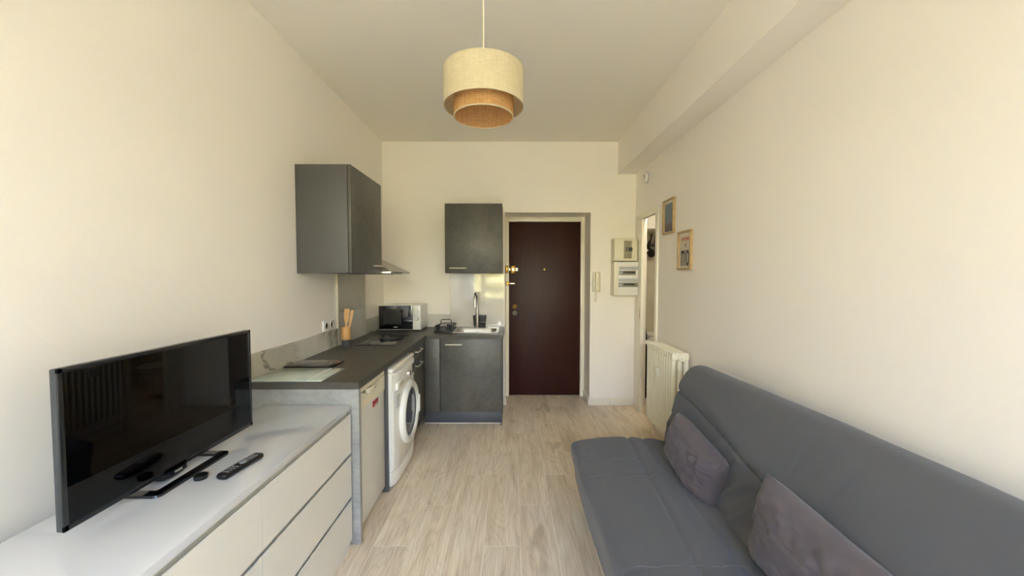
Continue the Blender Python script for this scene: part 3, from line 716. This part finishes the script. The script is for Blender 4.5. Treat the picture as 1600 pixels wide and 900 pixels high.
# ------------------------------------------------------------------ radiator
RY0, RY1, NS = 2.93, 3.50, 12
t = thing('radiator', 'cream cast-iron column radiator behind the sofa end', 'radiator', (1.32, 3.2, .18))
st = (RY1 - RY0) / NS
def section(y):
    b = B(); w = st * .5
    for x in (1.268, 1.316, 1.364):
        rings = []
        for z, k in ((.205, .7), (.24, .48), (.30, .38), (.55, .38), (.76, .38), (.82, .48), (.85, .7)):
            rings.append([(x + .0185 * math.cos(a), y + w * k * math.sin(a), z) for a in [i * PI / 6 for i in range(12)]])
        b.loft(rings)
    for z0, z1 in ((.178, .235), (.82, .878)):
        b.box(1.250, 1.382, y - w * .86, y + w * .86, z0, z1, .013, 3)
    b.cyl((1.316, y - w, .205), (1.316, y + w, .205), .02, seg=14).cyl((1.316, y - w, .85), (1.316, y + w, .85), .02, seg=14)
    return b
for k in range(NS): obj('radiator_section', section(RY0 + st * (k + .5)), M['radiator'], t)
obj('end_plug', B().lathe([(.001, -.026), (.009, -.026), (.010, -.016), (.026, -.014), (.03, -.006), (.03, 0)], (1.322, RY0 + .002, .842), 'Y', 24), M['radiator'], t)
obj('valve_knob', B().cyl((1.275, RY1, .862), (1.275, RY1 + .05, .862), .019).cyl((1.275, RY1 + .02, .862), (1.275, RY1 + .035, .862), .024), M['radiator'], t)
obj('heat_meter', B().box(1.232, 1.25, 3.195, 3.245, .625, .705, .003).box(1.238, 1.25, 3.245, 3.262, .635, .70, .002), M['trim'], t)
for y in (3.05, 3.4): obj('bracket', B().box(1.36, RX - .001, y - .01, y + .01, .30, .33).box(1.36, RX - .001, y - .01, y + .01, .74, .77), M['radiator'], t)
obj('supply_pipe', B().tube([(1.316, RY1 + .002, .205), (1.316, RY1 + .03, .205), (1.330, RY1 + .04, .18), (1.335, RY1 + .04, .005)], .009, 10), M['radiator'], t)

# ------------------------------------------------------------------ pendant lamp
lx, ly = -.118, 1.75
t = thing('pendant_lamp', 'double drum pendant lamp in ivory linen and straw raffia', 'lamp', (lx, ly, 2.18))
def tube_shell(r, z0, z1, th=.002): return B().lathe([(r, z0), (r, z1), (r - th, z1), (r - th, z0)], (lx, ly, 0), 'Z', 72, True)
def band(r, z, w=.005): return B().lathe([(r + .001, z), (r + .001, z + w), (r - .003, z + w), (r - .003, z)], (lx, ly, 0), 'Z', 72, True)
os_ = obj('outer_shade', tube_shell(.178, 2.228, 2.382), M['linen'], t)
obj('edge_band', band(.178, 2.226), M['linen'], os_); obj('edge_band', band(.178, 2.379), M['linen'], os_)
is_ = obj('inner_shade', tube_shell(.133, 2.184, 2.33), M['raffia'], t)
obj('edge_band', band(.133, 2.181), M['linen'], is_)
b = B()
for k in range(3): a = k * 2 * PI / 3 + .4; b.cyl((lx, ly, 2.335), (lx + .177 * math.cos(a), ly + .177 * math.sin(a), 2.34), .0018, seg=8)
b.lathe([(.02, 2.333), (.022, 2.333), (.022, 2.338), (.02, 2.338)], (lx, ly, 0), 'Z', 24, True)
obj('spider_ring', b, M['cord'], t)
obj('lamp_holder', B().cyl((lx, ly, 2.35), (lx, ly, 2.42), .017), M['cord'], t)
obj('bulb', B().lathe([(.001, 2.285), (.018, 2.288), (.03, 2.305), (.027, 2.33), (.014, 2.352)], (lx, ly, 0), 'Z', 24), simple('frosted_bulb', '#efe9da', .3), t)
obj('cord', B().cyl((lx, ly, 2.40), (lx, ly, 2.94), .0035, seg=10), M['cord'], t)
obj('ceiling_rose', B().lathe([(.012, 2.92), (.045, 2.95), (.05, CZ)], (lx, ly, 0), 'Z', 32), M['cord'], t)

# ------------------------------------------------------------------ dresser
DX0, DX1, DYA, DYB, DT = -1.32, -.855, .44, 2.035, .780
t = thing('dresser', 'glossy white six-drawer dresser carrying the television', 'dresser', (-1.09, 1.25, 0))
obj('top_panel', B().box(DX0, DX1, DYA, DYB, DT - .026, DT, .0015), M['gloss'], t)
obj('carcass', B().box(DX0, DX1 - .021, DYA + .002, DYB - .002, .0, DT - .026), M['groove'], t, False)
obj('end_side', B().box(DX0, DX1 - .028, DYB - .02, DYB, 0, DT - .027, .001), M['drawer'], t)
obj('end_side', B().box(DX0, DX1 - .028, DYA, DYA + .02, 0, DT - .027, .001), M['drawer'], t)
for (ya, yb) in ((DYA + .002, 1.292), (1.296, DYB - .002)):
    for (z0, z1) in ((.522, .732), (.282, .502), (.045, .262)):
        pr_ = [(DX1 - .020, z0), (DX1 - .001, z0), (DX1 - .001, z1), (DX1 - .005, z1 + .001), (DX1 - .020, z1 - .012)]
        obj('drawer', B().prism(pr_, 'Y', ya, yb), M['drawer'], t, False)
obj('base_rail', B().box(DX0 + .02, DX1 - .012, DYA + .01, DYB - .01, .0, .04), M['drawer'], t, False)

# television
t = thing('television', 'flat black television standing on the white dresser', 'television', (-1.165, 1.33, DT))
TY0, TY1, TZa, TZb, TX = .966, 1.692, .808, 1.234, -1.150
hs = obj('housing', B().box(TX - .022, TX - .002, TY0, TY1, TZa, TZb, .003), M['tvside'], t)
obj('back_cover', B().box(TX - .05, TX - .022, TY0 + .12, TY1 - .12, TZa + .02, TZb - .1, .012, 3), M['black'], t)
b = B(); o_ = .0; fw = .012
b.box(TX - .006, TX, TY0, TY0 + fw, TZa, TZb, .001).box(TX - .006, TX, TY1 - fw, TY1, TZa, TZb, .001).box(TX - .006, TX, TY0, TY1, TZb - fw, TZb, .001).box(TX - .006, TX, TY0, TY1, TZa, TZa + .016, .001)
obj('bezel', b, M['bezel'], t)
obj('screen', B().box(TX - .004, TX - .0012, TY0 + fw - .001, TY1 - fw + .001, TZa + .015, TZb - fw + .001), M['screen'], t, False)
bg_ = obj('badge', B().box(TX - .008, TX + .004, 1.272, 1.335, TZa - .013, TZa + .001, .002), M['bezel'], t)
text('brand_writing', 'PHILIPS', .0095, M['glint'], bg_, (TX + .0045, 1.303, TZa - .006), (R(90), 0, R(90)))
def rz(x0, x1, y0, y1, r, z): return rr(x0, x1, y0, y1, r, z, 5)
b = B(); X0, X1, Y0, Y1 = -1.255, -1.092, 1.165, 1.478; w = .030
o1, o2 = rz(X0, X1, Y0, Y1, .02, DT + .0006), rz(X0, X1, Y0, Y1, .02, DT + .009)
i2, i1 = rz(X0 + w, X1 - w, Y0 + w, Y1 - w, .008, DT + .010), rz(X0 + w, X1 - w, Y0 + w, Y1 - w, .008, DT + .0006)
b.loft([o1, o2, i2, i1, o1], cap=False)
obj('stand', b, M['blackg'], t)
obj('stand_neck', B().box(-1.205, -1.150, 1.25, 1.345, DT + .008, TZa + .03, .004).box(-1.255, -1.15, 1.27, 1.33, DT + .006, DT + .014, .003), M['black'], t)
tag(obj('round_cap', B().lathe([(.001, .0), (.0195, .0), (.0205, .004), (.0205, .013), (.0185, .0145), (.015, .0125), (.001, .0125)], (-1.056, 1.286, DT + .0006), 'Z', 36), M['black']), 'small round black cap lying beside the television stand', 'cap')
# remote
t = thing('remote_control', 'long black remote control lying on the dresser', 'remote control', (-.968, 1.358, DT))
mr = Matrix.Translation((-.968, 1.358, DT + .0006)) @ Matrix.Rotation(R(-8), 4, 'Z')
def rring(w, l, z): return [Vector(p) for p in rr(-w, w, -l, l, w * .55, z, 5)]
obj('remote_body', B().loft([rring(.016, .082, 0), rring(.0205, .0865, .006), rring(.021, .087, .012), rring(.018, .084, .0175)]).xf(mr), M['black'], t)
kp = obj('key_pad', B().box(-.0145, .0145, -.075, .078, .0172, .0182, .0004).xf(mr), M['blackm'], t)
for i in range(11):
    if 4 <= i <= 6: continue
    b = B()
    for j in range(3): b.box(-.011 + j * .0085, -.006 + j * .0085, -.066 + i * .0125, -.0615 + i * .0125, .0178, .0195)
    obj('button_row', b.xf(mr), M['btn'], kp)
obj('navigation_ring', B().lathe([(.001, .0178), (.001, .0202), (.0115, .0202), (.013, .0178)], (0, .008, 0), 'Z', 28).xf(mr), M['btn'], kp)

# ------------------------------------------------------------------ sofa bed
def catmull(P, sub):
    n = len(P); out = []
    for i in range(n):
        p0, p1, p2, p3 = [Vector(P[(i + k) % n]) for k in (-1, 0, 1, 2)]
        for j in range(sub):
            t = j / sub; out.append(.5 * ((2 * p1) + (-p0 + p2) * t + (2 * p0 - 5 * p1 + 4 * p2 - p3) * t * t + (-p0 + 3 * p1 - 3 * p2 + p3) * t ** 3))
    return out
YN, YF = .48, 2.47
def softloft(prof_at, rad, disp, ny=250, sub=20):
    rings = []
    ys = [YF - rad * (1 - math.cos(k / 8 * PI / 2)) for k in range(0, 9)]
    ys += [YF - rad - (YF - YN - 2 * rad) * k / ny for k in range(1, ny)]
    ys += [YN + rad * (1 - math.cos(k / 8 * PI / 2)) for k in range(8, -1, -1)]
    for y in ys:
        P = catmull(prof_at(y), sub)
        e = min(YF - y, y - YN); c = sum(P, Vector((0, 0))) / len(P)
        ins_ = rad - math.sqrt(max(0, rad * rad - max(0, rad - e) ** 2)) if e < rad else 0
        ring = []
        n = len(P)
        for i, p in enumerate(P):
            tg = (P[(i + 1) % n] - P[i - 1]).normalized(); nr = Vector((tg.y, -tg.x))
            if nr.dot(p - c) < 0: nr = -nr
            q = p + nr * (disp(p.x, y, p.y) - ins_)
            ring.append((q.x, y, q.y))
        rings.append(ring)
    return B().loft(rings)
def seat_prof(y):
    s = (YF - y) * .035; c = (YF - y) * .062
    return [(.430 - s * .3, .135), (.412 - s * .3, .24), (.392, .33), (.392, .39), (.43, .416), (.55, .433), (.72 - s, .440), (.86 - s, .434), (.97 - c, .418), (1.03 - c, .37), (1.03 - c, .22), (.98 - c, .15), (.7, .13), (.47, .125)]
def g(d, w): return math.exp(-(d / w) ** 2)
def seat_d(x, y, z):
    d = .008 * noise.noise(Vector((x * 4, y * 2.5, z * 3))) + .0025 * noise.noise(Vector((x * 14, y * 4, 2)))
    if z > .4:
        d -= .011 * g(x - (.745 - .075 * (2.27 - y)), .012) + .009 * g(x - (.85 - .02 * (2.14 - y)), .014)
        d += .003 * g(x - (.77 - .075 * (2.27 - y)), .02)
        for ys_ in (2.148, 1.965, 1.334, 1.10): d -= .0035 * g(y - ys_, .009) * (1 if x < .74 else .3)
    d += .004 * math.sin(y * 9 + x * 6) * g(z - .3, .12) * (x < .5)
    return d
def back_prof(y):
    c = (YF - y) * .062; tp = min(.07, (YF - y) * .055)
    return [(.99 - c, .36), (.995 - c, .44), (1.025 - c * .8, .53), (1.055 - c * .4, .67), (1.10 + tp * .4, .80), (1.135 + tp * .9, .865), (1.185 + tp, .897), (1.255 + tp, .893), (1.31 + tp * .7, .85), (1.325 + tp * .6, .76), (1.26, .55), (1.17, .36), (1.08 - c * .5, .31)]
def seamz(y): return .745 - .11 * min(1, (YF - y) / 1.0)
def back_d(x, y, z):
    d = .009 * noise.noise(Vector((x * 3, y * 2.2, z * 3))) + .002 * noise.noise(Vector((x * 12, y * 5, z * 8)))
    if x < 1.25:
        d -= .016 * g(z - seamz(y), .009); d += .007 * g(z - seamz(y) - .04, .03)
        d -= .006 * g(z - .59, .012)* g(y - 2.3, .3)
        # slack folds between the seam and the seat
        k = g(z - .52, .09); d += k * .026 * noise.noise(Vector((y * 9 + z * 12, z * 3, 4)))
        for yf, w_ in ((2.22, .03), (1.78, .022), (1.66, .03), (1.52, .025), (1.38, .03)):
            d += k * .013 * g(y - yf + (z - .52) * .9, w_)
        for ys_ in (1.42, 1.235): d -= .0018 * g(y - ys_ - (z - .7) * .2, .006) * (z > .6)
    return d
t = thing('sofa_bed', 'slate grey fabric sofa bed against the right wall', 'sofa', (.9, 1.45, 0))
obj('seat_mattress', softloft(seat_prof, .05, seat_d), M['sofa'], t)
obj('backrest', softloft(back_prof, .045, back_d), M['sofa'], t)
def on_seat(x, y):
    return (x, y, .4385 + seat_d(x, y, .43) + .0022)
for ys_, x0, x1 in ((2.148, .45, .70), (1.965, .45, .60), (1.334, .44, .86)):
    obj('stitching', B().tube([(x0 + (x1 - x0) * k / 24, ys_ + .004 * math.sin(k), .4345 + min(.004, .03 * (x0 + (x1 - x0) * k / 24 - .43)) - .0026) for k in range(25)], .0010, 5), M['stitch'], t)
b = B().box(.52, .98, .56, 2.40, .095, .135)
obj('bed_frame', b, M['black'], t)
for x in (.55, .95):
    for y in (.62, 2.32): obj('leg', B().cyl((x, y, 0), (x, y, .10), .018), M['black'], t)
for y in (.62, 2.32): obj('back_frame', B().tube([(.96, y, .11), (1.12, y, .15), (1.25, y, .45)], .012, 8), M['black'], t)

def cushion(name, label, c, L, Hh, T, rot, seed):
    nu, nv = 44, 32; b = B(); bm = b.b; top = {}; bot = {}
    for i in range(nu + 1):
        for j in range(nv + 1):
            u = i / nu * 2 - 1; v = j / nv * 2 - 1
            e = max(0, (1 - abs(u) ** 3.4)) * max(0, (1 - abs(v) ** 2.8))
            th = T / 2 * e ** .46
            # sides bow inward between the pointed corners
            x = u * L / 2 * (1 - .06 * (1 - v * v)); y = v * Hh / 2 * (1 - .07 * (1 - u * u))
            wr = noise.noise(Vector((u * 2.2 + seed, v * 2.2, seed))) * .012 + noise.noise(Vector((u * 5 + seed, v * 8, 1))) * (.007 + .008 * max(0, u)) + noise.noise(Vector((u * 9, v * 14 + seed, 6))) * .004 + abs(noise.noise(Vector((u * 6 + v * 3, v * 7 + seed, 3)))) * .007
            wr *= min(1, e * 3)
            top[i, j] = bm.verts.new((x, y, th + wr))
            bot[i, j] = top[i, j] if i in (0, nu) or j in (0, nv) else bm.verts.new((x, y, -th + wr * .5))
    for i in range(nu):
        for j in range(nv):
            bm.faces.new((top[i, j], top[i+1, j], top[i+1, j+1], top[i, j+1]))
            bm.faces.new((bot[i, j+1], bot[i+1, j+1], bot[i+1, j], bot[i, j]))
    b.xf(Matrix.Translation(c) @ rot)
    o = tag(obj('cushion', b, M['cush']), label, 'cushion')
    return o
# local X runs towards the camera, local Y up the backrest, local Z out to the room
def crot(lean, roll, yaw): return Matrix.Rotation(R(yaw), 4, 'Z') @ Matrix.Rotation(R(lean), 4, 'Y') @ Matrix.Rotation(R(roll), 4, 'X') @ Matrix(((0, 0, -1, 0), (-1, 0, 0, 0), (0, 1, 0, 0), (0, 0, 0, 1)))
cushion('cushion', 'mauve-grey cushion at the far end of the sofa', (.930, 1.91, .55), .45, .26, .18, crot(6, 11, 4), 3)
cushion('cushion', 'mauve-grey cushion at the near end of the sofa', (.930, 1.125, .580), .52, .31, .175, crot(6, 5, 3), 8)
